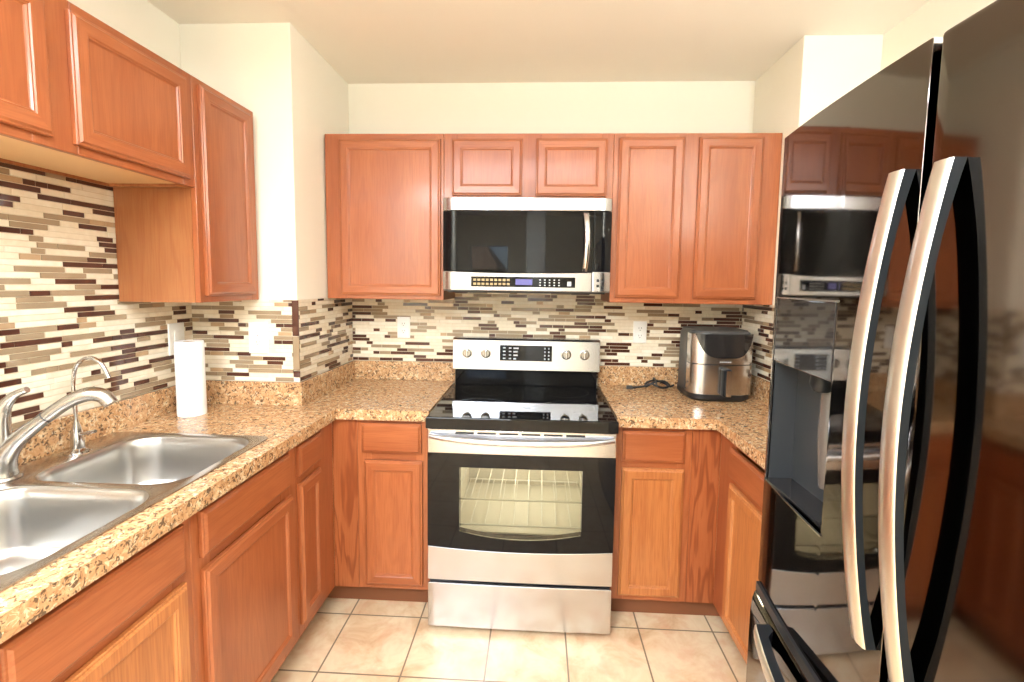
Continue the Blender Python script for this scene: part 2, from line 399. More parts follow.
t = thing('wall_cabinet', 'short two-door oak wall cabinet high over the sink on the left wall', 'cabinet', (-1.27, -1.41, ZS))
carcass(t, XL+.001, UX-.0195, -1.86, -.9455, ZS, UT, '+x')
frame(FL, t, -1.86, -.9455, ZS, UT, [(-1.86, -1.81), (-1.47, -1.36), (-1.0, -.9455)], [(ZS, ZS+.045), (UT-.04, UT)])
add_door(FL, t, -1.374, -.981, 1.777, 2.100); add_door(FL, t, -1.83, -1.431, 1.777, 2.100)

# ------------------------------------------------------------------ base cabinets
BZ, BT, BY = .112, .8675, -.608
FX = Front('x', BY, -1)
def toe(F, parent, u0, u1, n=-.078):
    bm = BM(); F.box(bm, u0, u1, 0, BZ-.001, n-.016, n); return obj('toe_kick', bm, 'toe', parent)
RAILS = [(BZ, BZ+.045), (.69, .73), (.838, BT)]
t = thing('base_cabinet', 'oak base cabinet left of the stove with one drawer over one door', 'cabinet', (-.6, -.3, 0))
carcass(t, -.806, -.3855, BY+.0195, -.001, BZ, BT, '-y')
frame(FX, t, -.70, -.3855, BZ, BT, [(-.70, -.64), (-.445, -.3855)], RAILS)
bm = BM(); FX.box(bm, -.809, -.7005, BZ, BT, -.019, 0); obj('filler_panel', bm, 'oakb', t, label='plain filler board with bold cathedral grain')
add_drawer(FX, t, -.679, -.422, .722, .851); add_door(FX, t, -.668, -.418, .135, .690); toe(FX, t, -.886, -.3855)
t = thing('base_cabinet', 'oak base cabinet right of the stove with one drawer over one honey-coloured door', 'cabinet', (.6, -.3, 0))
carcass(t, .3855, .813, BY+.0195, -.001, BZ, BT, '-y')
frame(FX, t, .3855, .70, BZ, BT, [(.3855, .44), (.645, .70)], RAILS)
bm = BM(); FX.box(bm, .7005, .816, BZ, BT, -.019, 0); obj('filler_panel', bm, 'oakb', t, label='plain filler board with bold cathedral grain')
add_drawer(FX, t, .415, .669, .718, .849); add_door(FX, t, .416, .670, .136, .692, 'oak door with brighter light put into its honey tone', 'honey'); toe(FX, t, .3855, .893)
LX = -.809; FLB = Front('y', LX, 1)
t = thing('base_cabinet', 'narrow oak base cabinet in the left run, nearest the inside corner', 'cabinet', (-1.1, -.77, 0))
carcass(t, XL+.001, LX-.0195, -.9205, -.6095, BZ, BT, '+x')
frame(FLB, t, -.9205, -.6085, BZ, BT, [(-.9205, -.88), (-.77, -.6085)], RAILS)
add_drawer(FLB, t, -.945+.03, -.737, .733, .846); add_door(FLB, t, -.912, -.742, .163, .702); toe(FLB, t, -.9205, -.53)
t = thing('base_cabinet', 'oak base cabinet in the left run, one wide drawer front over one large door', 'cabinet', (-1.1, -1.18, 0))
carcass(t, XL+.001, LX-.0195, -1.4375, -.9215, BZ, .735, '+x', top=False)
frame(FLB, t, -1.4375, -.9215, BZ, BT, [(-1.4375, -1.37), (-1.02, -.9215)], RAILS)
obj('false_drawer_front', FLB.nested(-1.411, -.978, .724, .848, DRAW, 0), 'oaky', t, ang=20); add_door(FLB, t, -1.410, -.965, .150, .690); toe(FLB, t, -1.4375, -.9215)
t = thing('base_cabinet', 'oak sink base cabinet under the double sink with false drawer fronts over two doors', 'cabinet', (-1.1, -1.9, 0))
carcass(t, XL+.001, LX-.0195, -2.352, -1.4385, BZ, .735, '+x', top=False)
frame(FLB, t, -2.352, -1.4385, BZ, BT, [(-2.352, -2.29), (-1.95, -1.84), (-1.50, -1.4385)], RAILS)
for a, b in ((-1.868, -1.470), (-2.325, -1.925)):
    obj('false_drawer_front', FLB.nested(a, b, .722, .846, DRAW, 0), 'oaky', t, ang=20); add_door(FLB, t, a, b, .135, .697, 'oak door with brighter light put into its honey tone', 'honey')  # lighter honey oak stands in for stronger light on these doors
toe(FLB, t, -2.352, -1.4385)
RX = .816; FR = Front('y', RX, -1)
t = thing('base_cabinet', 'oak base cabinet in the right run, between the inside corner and the refrigerator', 'cabinet', (1.1, -1.0, 0))
carcass(t, RX+.0195, XR-.001, -1.395, -.6095, BZ, BT, '-x')
frame(FR, t, -1.395, -.6085, BZ, BT, [(-1.395, -1.35), (-1.07, -1.03), (-.76, -.6085)], RAILS)
add_drawer(FR, t, -1.37, -.728, .715, .830); add_door(FR, t, -1.04, -.739, .136, .692, 'oak door with brighter light put into its honey tone', 'honey'); add_door(FR, t, -1.37, -1.06, .136, .692); toe(FR, t, -1.395, -.53)

# ------------------------------------------------------------------ granite counters
def cellslab(xs, ys, inside, z0, z1):
    bm = BM(); V = {}
    def v(x, y, z):
        k = (round(x, 4), round(y, 4), z)
        if k not in V: V[k] = bm.verts.new((x, y, z))
        return V[k]
    ok = lambda i, j: 0 <= i < len(xs)-1 and 0 <= j < len(ys)-1 and inside((xs[i]+xs[i+1])/2, (ys[j]+ys[j+1])/2)
    for i in range(len(xs)-1):
        for j in range(len(ys)-1):
            if not ok(i, j): continue
            a, b, c, d = xs[i], xs[i+1], ys[j], ys[j+1]
            bm.faces.new((v(a, c, z1), v(b, c, z1), v(b, d, z1), v(a, d, z1))); bm.faces.new((v(a, d, z0), v(b, d, z0), v(b, c, z0), v(a, c, z0)))
            for (p, q, o) in (((a, c), (b, c), (i, j-1)), ((b, c), (b, d), (i+1, j)), ((b, d), (a, d), (i, j+1)), ((a, d), (a, c), (i-1, j))):
                if not ok(*o): bm.faces.new((v(*p, z0), v(*q, z0), v(*q, z1), v(*p, z1)))
    return bm
def nose(bm, test, off=.016):
    es = [e for e in bm.edges if abs(e.verts[0].co.z-e.verts[1].co.z) < 1e-4 and e.calc_face_angle(0) > 1 and all(test(q.co) for q in e.verts)]
    bmesh.ops.bevel(bm, geom=es, offset=off, segments=8, profile=.5, affect='EDGES')
CZ0, CZ1, CYF, CLX, CRX = .868, .912, -.638, -.777, .784
t = thing('granite_countertop', 'L-shaped speckled tan granite countertop holding the sink, left of the stove', 'countertop', (-1.1, -1.2, CZ0))
def ins(x, y):
    if -1.355 < x < -.86 and -1.835 < y < -1.03: return False
    return (x < CLX and y < YC) or (x > XA and y > CYF)
bm = cellslab([XL+.001, -1.355, XA+.001, -.86, CLX, -.3855], [-2.36, -1.835, -1.03, CYF, YC-.001, -.001], ins, CZ0, CZ1)
nose(bm, lambda q: (abs(q.x-CLX) < 1e-3 and q.y < CYF+1e-3) or (abs(q.y-CYF) < 1e-3 and q.x > CLX-1e-3))
obj('worktop', bm, 'granite', t, ang=8)
bm = BM(); g = .02; z1 = 1.0122
box(bm, XL+.005, XL+g, -2.36, YC-.005, CZ1, z1); box(bm, XL+g, XA+g, YC-g, YC-.0065, CZ1, z1)
box(bm, XA+.005, XA+g, YC-.006, -.005, CZ1, z1); box(bm, XA+g, -.3855, -g, -.005, CZ1, z1)
obj('upstand', bm, 'granite', t, bevel=.002)
t = thing('granite_countertop', 'speckled tan granite countertop under the air fryer, right of the stove', 'countertop', (.9, -.5, CZ0))
def ins2(x, y): return (x < XB and y > CYF) or (x > CRX and y < YD)
bm = cellslab([.3855, CRX, XB-.001, XR-.001], [-1.40, CYF, YD-.001, -.001], ins2, CZ0, CZ1)
nose(bm, lambda q: (abs(q.x-CRX) < 1e-3 and q.y < CYF+1e-3) or (abs(q.y-CYF) < 1e-3 and q.x < CRX+1e-3))
obj('worktop', bm, 'granite', t, ang=8)
bm = BM()
box(bm, .3855, XB-g, -g, -.005, CZ1, z1); box(bm, XB-g, XB-.005, YD-g, -.005, CZ1, z1); box(bm, XB-.004, XR-g, YD-g, YD-.006, CZ1, z1); box(bm, XR-g, XR-.005, -1.40, YD-.006, CZ1, z1)
obj('upstand', bm, 'granite', t, bevel=.002)

# ------------------------------------------------------------------ double sink
def rrect(x0, x1, y0, y1, rads, n=10):
    """rads: radius at (x0,y0),(x1,y0),(x1,y1),(x0,y1)"""
    P = []
    for (cx, cy, a0), r in zip(((x0, y0, pi), (x1, y0, 1.5*pi), (x1, y1, 0), (x0, y1, .5*pi)), rads):
        sx = 1 if cx == x0 else -1; sy = 1 if cy == y0 else -1
        for k in range(n+1):
            a = a0+k/n*pi/2; P.append((cx+sx*r+r*cos(a), cy+sy*r+r*sin(a)))
    return P
t = thing('double_sink', 'stainless steel double bowl drop-in sink in the left granite counter', 'sink', (-1.1, -1.43, .75))
bm = BM(); zd = .9165
outer = rrect(-1.385, -.838, -1.855, -1.012, (.03,)*4, 6)
bowls = [(-1.285, -.862, -1.413, -1.034, (.075, .085, .095, .10)), (-1.285, -.862, -1.822, -1.441, (.10, .095, .085, .075))]
def ring(P, z): return [bm.verts.new((x, y, z)) for x, y in P]
def bridge(a, b, mi=0):
    for k in range(len(a)): bm.faces.new((a[k], a[(k+1) % len(a)], b[(k+1) % len(a)], b[k])).material_index = mi
o0 = ring(outer, .9125); o1 = ring([(x*.998-.0022, y*.998-.0028) for x, y in outer], zd); bridge(o0, o1, 1)
edges = [bm.edges.get((o1[k], o1[(k+1) % len(o1)])) for k in range(len(o1))]
def inset(b, d):
    x0, x1, y0, y1, r = b; return rrect(x0+d, x1-d, y0+d, y1-d, [max(q-d*.6, .02) for q in r])
for b in bowls:
    prev = None
    for d, z in ((0, zd), (.004, zd-.002), (.008, zd-.008), (.012, zd-.03), (.018, .84), (.024, .775), (.032, .757), (.048, .747), (.075, .743), (.11, .742)):
        rg = ring(inset(b, d), z)
        if prev: bridge(prev, rg)
        else: edges += [bm.edges.get((rg[k], rg[(k+1) % len(rg)])) or bm.edges.new((rg[k], rg[(k+1) % len(rg)])) for k in range(len(rg))]
        prev = rg
    bm.faces.new(prev)
res = bmesh.ops.triangle_fill(bm, use_beauty=True, use_dissolve=False, edges=edges)
for f in res['geom']:
    if isinstance(f, bmesh.types.BMFace): f.material_index = 1
bmesh.ops.recalc_face_normals(bm, faces=bm.faces)
obj('basin', bm, ['sink', 'deck'], t, ang=50)
for b in bowls:
    cx, cy = (b[0]+b[1])/2, (b[2]+b[3])/2
    dr = obj('drain', lathe(BM(), [(.001, .0), (.030, .0), (.034, .002), (.043, .004), (.045, .001), (.045, -.004)], (cx, cy, .7435), 28), 'chrome', t)
    obj('strainer', lathe(BM(), [(.001, .012), (.006, .012), (.007, .006), (.022, .004), (.024, .001)], (cx, cy, .7435), 20), 'nickel', dr)

# ------------------------------------------------------------------ taps
t = thing('kitchen_faucet', 'large brushed nickel single lever kitchen faucet behind the sink bowls', 'faucet', (-1.330, -1.408, zd))
fx, fy = -1.330, -1.408
obj('base_plate', lathe(BM(), [(.034, 0), (.036, .003), (.034, .008), (.026, .011)], (fx, fy, zd), 32), 'nickel', t)
sp = [(fx, fy, zd+.009), (fx, fy, .945), (fx+.008, fy+.002, .980), (fx+.038, fy+.010, 1.022), (fx+.088, fy+.024, 1.068), (fx+.145, fy+.042, 1.114), (fx+.190, fy+.056, 1.133), (fx+.220, fy+.066, 1.127), (fx+.238, fy+.070, 1.105)]
sps = obj('spout', tube(BM(), sp, [.029, .027, .0245, .0205, .0168, .0172, .019, .019, .017], 24), 'nickel', t, ang=50)
obj('seam_ring', tube(BM(), [(fx+.0975, fy+.0270, 1.0760), (fx+.1000, fy+.0278, 1.0780)], [.0172, .0172], 24, 0), 'dgrey', sps)
lv = [(fx, fy, .965), (fx-.002, fy, 1.02), (fx, fy, 1.065), (fx+.010, fy+.003, 1.105), (fx+.034, fy+.008, 1.136), (fx+.066, fy+.014, 1.152)]
obj('lever', tube(BM(), lv, [.024, .024, .0215, .016, .0105, .008], 20), 'nickel', t, ang=50)
t = thing('filter_faucet', 'slim chrome gooseneck water filter tap at the back of the sink', 'faucet', (-1.332, -1.206, zd))
gx, gy = -1.332, -1.206
bm = lathe(BM(), [(.034, 0), (.033, .004), (.021, .008), (.0175, .012), (.016, .05), (.011, .078), (.007, .09), (.006, .1)], (gx, gy, zd), 28); obj('body', bm, 'chrome', t)
obj('gooseneck', tube(BM(), [(gx, gy, 1.01), (gx, gy, 1.08), (gx, gy, 1.135), (gx+.014, gy, 1.182), (gx+.052, gy, 1.206), (gx+.090, gy, 1.190), (gx+.112, gy, 1.146)], [.0055]*6+[.0068], 14), 'chrome', t)
obj('lever', tube(BM(), [(gx, gy-.002, .972), (gx+.03, gy-.004, .976), (gx+.066, gy-.006, .984)], [.006, .0045, .005], 12), 'chrome', t)

# ------------------------------------------------------------------ paper towel roll
t = thing('paper_towel_roll', 'white paper towel roll standing upright in the left counter corner', 'paper towel', (-1.298, -.772, CZ1))
bm = BM(); n = 40; rr = .049; prof = [(.021, .001), (rr, .001), (rr+.001, .01), (rr+.0005, .15), (rr+.001, .28), (rr-.001, .291), (.021, .291)]
bm = BM(); rings = [[bm.verts.new((-1.298+r*cos(2*pi*k/n), -.772+r*sin(2*pi*k/n), CZ1+h)) for k in range(n)] for r, h in prof]; rings.append(rings[0])
for a, b in zip(rings, rings[1:]):
    for k in range(n): bm.faces.new((a[k], a[(k+1) % n], b[(k+1) % n], b[k]))
obj('paper', bm, 'paper', t)
bm = BM(); rings = [[bm.verts.new((-1.298+r*cos(2*pi*k/n), -.772+r*sin(2*pi*k/n), CZ1+h)) for k in range(n)] for r, h in ((.0190, .002), (.0205, .002), (.0205, .290), (.0190, .290))]; rings.append(rings[0])
for a, b in zip(rings, rings[1:]):
    for k in range(n): bm.faces.new((a[k], a[(k+1) % n], b[(k+1) % n], b[k]))
obj('core', bm, 'card', t, label='cardboard tube')

# ------------------------------------------------------------------ outlets and switch
def plate(F, u, z, label, kind='outlet', w_=.070, h_=.115):
    loc = F.p(u, z, .004)
    t = thing('wall_outlet' if kind == 'outlet' else 'light_switch', label, 'outlet' if kind == 'outlet' else 'switch', loc, None)
    bm = F.nested(u-w_/2, u+w_/2, z-h_/2, z+h_/2, [(0, .0045), (0, .008), (.0025, .0105), (.005, .011)], 0); obj('cover_plate', bm, 'white', t)
    if kind == 'outlet':
        for dz in (-.0195, .0195):
            sk = obj('socket', F.nested(u-.0155, u+.0155, z+dz-.0135, z+dz+.0135, [(0, .0105), (0, .0125), (.001, .013)], 0), 'white', t)
            bm = BM(); F.box(bm, u-.0075, u-.0055, z+dz-.002, z+dz+.007, .0128, .0134); F.box(bm, u+.0055, u+.0075, z+dz-.001, z+dz+.007, .0128, .0134); F.box(bm, u-.002, u+.002, z+dz-.0105, z+dz-.0065, .0128, .0134)
            obj('slots', bm, 'slot', sk)
    else:
        sk = obj('rocker', F.nested(u-.0165, u+.0165, z-.033, z+.033, [(0, .0105), (0, .0135), (.003, .0145)], 0), 'white', t)
    return t
plate(Front('x', YC, -1), -1.125, 1.200, 'white duplex outlet on the mosaic tile of the wall corner beside the paper towel', w_=.084, h_=.134)
plate(Front('x', 0, -1), -.669, 1.198, 'white duplex outlet on the back wall tile left of the stove')
plate(Front('x', 0, -1), .600, 1.196, 'white duplex outlet on the back wall tile between stove and air fryer')
plate(Front('y', XL, 1), -.690, 1.201, 'white rocker switch plate on left wall tile above the paper towel', 'switch', w_=.084, h_=.128)

# ------------------------------------------------------------------ curved panels
def panel(F, us, zs, front, back, skip=None, lo=None, hi=None, mi=0):
    """closed slab: front(u) depth, back depth; zs fractions when lo/hi functions are given"""
    bm = BM(); A, B = {}, {}
    nz, nu = len(zs), len(us)
    for i, u in enumerate(us):
        for j, z in enumerate(zs):
            zz = z if lo is None else lo(u)+(hi(u)-lo(u))*z
            A[i, j] = bm.verts.new(F.p(u, zz, front(u))); B[i, j] = bm.verts.new(F.p(u, zz, back(u) if callable(back) else back))
    ok = lambda i, j: 0 <= i < nu-1 and 0 <= j < nz-1 and not (skip and skip((us[i]+us[i+1])/2, (zs[j]+zs[j+1])/2))
    for i in range(nu-1):
        for j in range(nz-1):
            if not ok(i, j): continue
            q = ((i, j), (i+1, j), (i+1, j+1), (i, j+1))
            bm.faces.new([A[k] for k in q]); bm.faces.new([B[k] for k in q[::-1]])
            for k, nb in enumerate(((i, j-1), (i+1, j), (i, j+1), (i-1, j))):
                if not ok(*nb): a, b = q[k], q[(k+1) % 4]; bm.faces.new((A[b], A[a], B[a], B[b]))
    bmesh.ops.delete(bm, geom=[v for v in bm.verts if not v.link_faces], context='VERTS')
    bmesh.ops.recalc_face_normals(bm, faces=bm.faces); return bm
def lin(a, b, n): return [a+(b-a)*k/n for k in range(n+1)]

# ------------------------------------------------------------------ stove
t = thing('electric_range', 'stainless steel electric range with black glass cooktop, between the two granite counters', 'stove', (0, -.36, 0))
sx = .377; SY = -.705; FS = Front('x', 0, -1)
bm = BM()
box(bm, -sx, -sx+.03, -.655, -.03, .02, .893); box(bm, sx-.03, sx, -.655, -.03, .02, .893); box(bm, -sx+.03, sx-.03, -.05, -.03, .02, .893)
box(bm, -sx+.03, sx-.03, -.655, -.05, .02, .04); box(bm, -sx+.03, sx-.03, -.655, -.05, .873, .893)
box(bm, -sx+.03, sx-.03, -.655, -.62, .74, .873); box(bm, -sx+.03, sx-.03, -.655, -.62, .22, .40)
obj('body', bm, 'dgrey', t)
for px in (-.33, .33):
    for py in (-.6, -.1): obj('foot', lathe(BM(), [(.018, 0), (.02, .004), (.012, .008), (.012, .02)], (px, py, 0), 16), 'black', t)
bm = BM(); a, b = .29, .02
box(bm, -a, -a+.006, -.652, -.16, .405, .735); box(bm, a-.006, a, -.652, -.16, .405, .735); box(bm, -a+.006, a-.006, -.17, -.16, .405, .735); box(bm, -a+.006, a-.006, -.652, -.17, .405, .411); box(bm, -a+.006, a-.006, -.652, -.17, .729, .735)
cav = obj('oven_cavity', bm, 'enamel', t, label='pale enamel oven interior')
for zr in (.435, .545):
    bm = BM()
    tube(bm, [(-.28, -.64, zr), (.28, -.64, zr)], .004, 8, 0); tube(bm, [(-.28, -.18, zr), (.28, -.18, zr)], .004, 8, 0)
    for k in range(10): tube(bm, [(-.27+.06*k, -.64, zr+.004), (-.27+.06*k, -.18, zr+.004)], .0018, 6, 0)
    obj('oven_rack', bm, 'rack', cav)
blb = obj('oven_fill_lamp', lathe(BM(), [(.001, 0), (.012, .001), (.014, .008), (.010, .02), (.001, .026)], (.2, -.3, .70), 16), 'lamp', cav)  # glowing lamp shape added inside the oven
ld = bpy.data.lights.new('oven_fill_glow', 'POINT'); ld.energy = 2.4; ld.color = (1, .98, .92); ld.shadow_soft_size = .03  # added point light, brightens the cavity behind the oven window
lo_ = bpy.data.objects.new('oven_fill_glow', ld); lo_.location = (.0, -.42, .68); C.objects.link(lo_)
# cooktop
bm = BM(); box(bm, -sx-.001, sx+.001, -.722, -.03, .8945, .914); ct = obj('cooktop', bm, 'bglass', t, bevel=.004, seg=3)
bm = BM()
for a in ((-sx-.0015, sx+.0015, -.7255, -.7225), ): box(bm, a[0], a[1], a[2], a[3], .868, .912)
obj('cooktop_front_edge', bm, 'bglass', t, bevel=.001)
def annulus(cx, cy, r0, r1, z, n=56):
    bm = BM(); A = [[bm.verts.new((cx+r*cos(2*pi*k/n), cy+r*sin(2*pi*k/n), z)) for k in range(n)] for r in (r0, r1)]
    for k in range(n): bm.faces.new((A[0][k], A[0][(k+1) % n], A[1][(k+1) % n], A[1][k]))
    bmesh.ops.recalc_face_normals(bm, faces=bm.faces); return bm
for cx, cy, r in ((-.19, -.22, .125), (.195, -.225, .12), (-.19, -.52, .12), (.195, -.52, .115)):
    obj('burner_ring', annulus(cx, cy, r-.004, r, .9144), 'ring', ct)
# oven door
bul = lambda u: .705+.004*(1-(u/.376)**2)
us = lin(-.376, .376, 24); ag = lambda u: .372-.014*(1-(u/.376)**2)
obj('oven_door', panel(FS, us, [0, 1], bul, .66, lo=lambda u: .228, hi=ag), 'steel', t, bevel=.003)   # lower steel band
wb = lambda u: .437-.028*(1-(u/.246)**2)
bmg = BM()
us2 = lin(-.376, -.246, 6)+lin(-.246, .246, 18)[1:]+lin(.246, .376, 6)[1:]
bm1 = panel(FS, lin(-.376, -.246, 6), [0, 1], lambda u: bul(u)-.001, .67, lo=lambda u: ag(u)+.0005, hi=lambda u: .762)
def merge(dst, src):
    me = bpy.data.meshes.new('tmp'); src.to_mesh(me); src.free(); dst.from_mesh(me); bpy.data.meshes.remove(me)
merge(bmg, bm1); merge(bmg, panel(FS, lin(.246, .376, 6), [0, 1], lambda u: bul(u)-.001, .67, lo=lambda u: ag(u)+.0005, hi=lambda u: .762))
merge(bmg, panel(FS, lin(-.246, .246, 18), [0, 1], lambda u: bul(u)-.001, .67, lo=lambda u: ag(u)+.0005, hi=wb))
merge(bmg, panel(FS, lin(-.246, .246, 18), [0, 1], lambda u: bul(u)-.001, .67, lo=lambda u: .706, hi=lambda u: .762))
og = obj('oven_door_glass', bmg, 'bglass', t)
obj('oven_window', panel(FS, lin(-.2455, .2455, 18), [0, 1], lambda u: bul(u)-.004, .70, lo=lambda u: wb(u)+.0003, hi=lambda u: .7057), 'ovenpane', og)
ob = obj('oven_door_top', panel(FS, us, [0, 1], bul, .66, lo=lambda u: .7625, hi=lambda u: .862), 'steel', t, bevel=.003)
bm = BM()
for k in range(6): FS.box(bm, -.262+.088*k, -.262+.088*k+.074, .846, .851, .7125, .7135)
obj('vent_slots', bm, 'black', ob)
hb = lambda u: .752+.012*(1-(u/.365)**2)
bm = BM(); n = 24; secs = []
for k in range(n+1):
    u = -.366+.732*k/n; e = abs(u)/.366; d = .036*(1-e**6)+.004; zc = .836-.016*(1-(u/.366)**2)
    hgt = .0125-.003*e**4
    secs.append([FS.p(u, zc+hgt*cos(a)*1.0, .713+d*.62+.011*sin(a)) for a in [2*pi*i/12 for i in range(12)]])
secs = [[bm.verts.new(q) for q in s] for s in secs]
for a, b in zip(secs, secs[1:]):
    for i in range(12): bm.faces.new((a[i], a[(i+1) % 12], b[(i+1) % 12], b[i]))
bm.faces.new(secs[0]); bm.faces.new(secs[-1]); bmesh.ops.recalc_face_normals(bm, faces=bm.faces)
obj('oven_handle', bm, 'handlesteel', ob, ang=60)
dw = lambda u: .703+.005*(1-(u/.376)**2)
obj('storage_drawer', panel(FS, us, [0, 1], dw, .66, lo=lambda u: .022, hi=lambda u: .214), 'steel', t, bevel=.004)
obj('drawer_gap', bx(-.37, .37, -.690, -.657, .2155, .2265), 'black', t)
# backguard
bm = BM(); box(bm, -.368, .368, -.107, -.035, .9147, .995); obj('backguard_base', bm, 'bglass', t, bevel=.003)
bm = BM(); vs = []
for x in (-.379, .379): vs.append([bm.verts.new((x, y, z)) for y, z in ((-.122, .994), (-.128, 1.000), (-.116, 1.150), (-.108, 1.160), (-.045, 1.160), (-.035, 1.150), (-.035, .994))])
for k in range(7): bm.faces.new((vs[0][k], vs[0][(k+1) % 7], vs[1][(k+1) % 7], vs[1][k]))
bm.faces.new(vs[0][::-1]); bm.faces.new(vs[1]); bmesh.ops.recalc_face_normals(bm, faces=bm.faces)
bg_ = obj('backguard', bm, 'steel', t, bevel=.002)
yp = lambda z: -.128+.012*(z-1.0)/.15
def onpanel(bm, x0, x1, z0, z1, d0, d1):
    vs = [bm.verts.new((x, yp(z)-d, z)) for d in (d0, d1) for x, z in ((x0, z0), (x1, z0), (x1, z1), (x0, z1))]
    for q in ((3, 2, 1, 0), (4, 5, 6, 7), (0, 1, 5, 4), (1, 2, 6, 5), (2, 3, 7, 6), (3, 0, 4, 7)): bm.faces.new([vs[i] for i in q])
bm = BM(); onpanel(bm, -.134, .134, 1.047, 1.127, .0002, .002); dp = obj('display', bm, 'bglass', bg_)
bm = BM()
for x in (-.118, -.088): 
    for k in range(4): onpanel(bm, x, x+.013, 1.056+.018*k, 1.062+.018*k, .0021, .0024)
obj('key_symbols', bm, 'mark', bg_); bm = BM()
for k, wd in enumerate((.014, .022, .022, .026)): onpanel(bm, -.064, -.064+wd, 1.054+.018*k, 1.062+.018*k, .0021, .0024)
obj('function_symbols', bm, 'mark', bg_); bm = BM()
for x in (.094, .114):
    for k in range(4): onpanel(bm, x, x+.007, 1.055+.018*k, 1.063+.018*k, .0021, .0024)
obj('key_symbols', bm, 'mark', bg_)
bm = BM()
for k in range(7): onpanel(bm, -.030+.0088*k, -.0245+.0088*k, 1.024, 1.0295, .0002, .0006)
obj('badge', bm, 'mark', bg_)
for kx in (-.303, -.206, .207, .300):
    zk = 1.084; y0 = yp(zk)
    kb = obj('knob', lathe(BM(), [(.026, 0), (.026, -.003), (.021, -.004), (.019, -.018), (.017, -.020)], (kx, y0-.0003, zk), 28, 'y'), 'nickel', t)
    bm = BM(); box(bm, kx-.0065, kx+.0065, y0-.032, y0-.018, zk-.019, zk+.019); obj('grip', bm, 'steelz', kb, bevel=.003)

# ------------------------------------------------------------------ microwave
t = thing('microwave', 'stainless over-the-range microwave with dark glass door above the stove', 'microwave', (0, -.2, 1.406))
mx = .379; FM = Front('x', 0, -1)
fm = lambda u: .400+.004*(1-(u/mx)**2)-(.022*max(0, (abs(u)-.335)/.044)**2)
obj('body', bx(-mx, mx, -.365, -.012, 1.408, 1.825), 'mgrey', t)
um = sorted(set(lin(-mx, mx, 36)))
obj('top_vent_trim', panel(FM, um, [0, 1], lambda u: fm(u)+.003, .366, lo=lambda u: 1.767, hi=lambda u: 1.824), 'steel', t, bevel=.003)
lowl = lambda u: 1.500-.010*(1-((u+.04)/.42)**2)
ud = lin(-mx, .298, 30)
md = obj('door', panel(FM, ud, [0, 1], fm, .366, lo=lambda u: lowl(u)+.0015, hi=lambda u: 1.766), 'bglass', t, bevel=.0015)
obj('side_panel', panel(FM, lin(.300, mx, 10), [0, 1], fm, .366, lo=lambda u: 1.501, hi=lambda u: 1.766), 'bglass', t, bevel=.0015)
obj('control_panel', panel(FM, lin(-mx, .294, 30), [0, 1], lambda u: fm(u)+.002, .366, lo=lambda u: 1.412, hi=lowl), 'steel', t, bevel=.002)
sv = obj('side_trim', panel(FM, lin(.2965, mx, 10), [0, 1], lambda u: fm(u)+.002, .366, lo=lambda u: 1.412, hi=lambda u: 1.4995), 'steel', t, bevel=.002)
bm = BM()
for x in (.322, .344):
    for z in (1.438, 1.462): FM.box(bm, x-.006, x+.006, z-.006, z+.006, fm(x)-.01, fm(x)+.0026)
obj('speaker_holes', bm, 'black', sv)
dp = obj('keypad_display', panel(FM, lin(-.246, .222, 20), [0, 1], lambda u: fm(u)+.0032, lambda u: fm(u)+.0021, lo=lambda u: 1.428, hi=lambda u: 1.474), 'bglass', t)
def marks(bm, x, z, w_, h_): FM.box(bm, x, x+w_, z, z+h_, fm(x)+.003, fm(x)+.0038)
bm = BM(); marks(bm, -.045, 1.438, .075, .026); obj('lit_clock', bm, 'blue', dp)
bm = BM()
for i in range(5):
    for j in range(3): marks(bm, .062+.021*i, 1.435+.012*j, .007, .005)
obj('number_keys', bm, 'mark', dp)
bm = BM(); marks(bm, .186, 1.435, .018, .02); obj('start_key', bm, 'mark', dp)
bm = BM()
for i in range(9):
    for j in range(2): marks(bm, -.236+.019*i, 1.436+.018*j, .013, .010)
obj('key_labels', bm, mat('printed_tan', s2l(170, 150, 110), .5), dp)
hz = [(1.500+.258*k/14) for k in range(15)]
bm = BM(); secs = []
for k, z in enumerate(hz):
    s = k/14; d = .006+.030*sin(pi*s)**.6; xc = .262+.006*sin(pi*s)
    secs.append([bm.verts.new(FM.p(xc+.0125*cos(a), z, fm(.26)+d+.007*sin(a))) for a in [2*pi*i/12 for i in range(12)]])
for a, b in zip(secs, secs[1:]):
    for i in range(12): bm.faces.new((a[i], a[(i+1) % 12], b[(i+1) % 12], b[i]))
bm.faces.new(secs[0]); bm.faces.new(secs[-1]); bmesh.ops.recalc_face_normals(bm, faces=bm.faces)
obj('handle', bm, 'steelz', md, ang=60)
obj('underside_vent', bx(-.36, .36, -.36, -.06, 1.400, 1.4075), 'black', t)

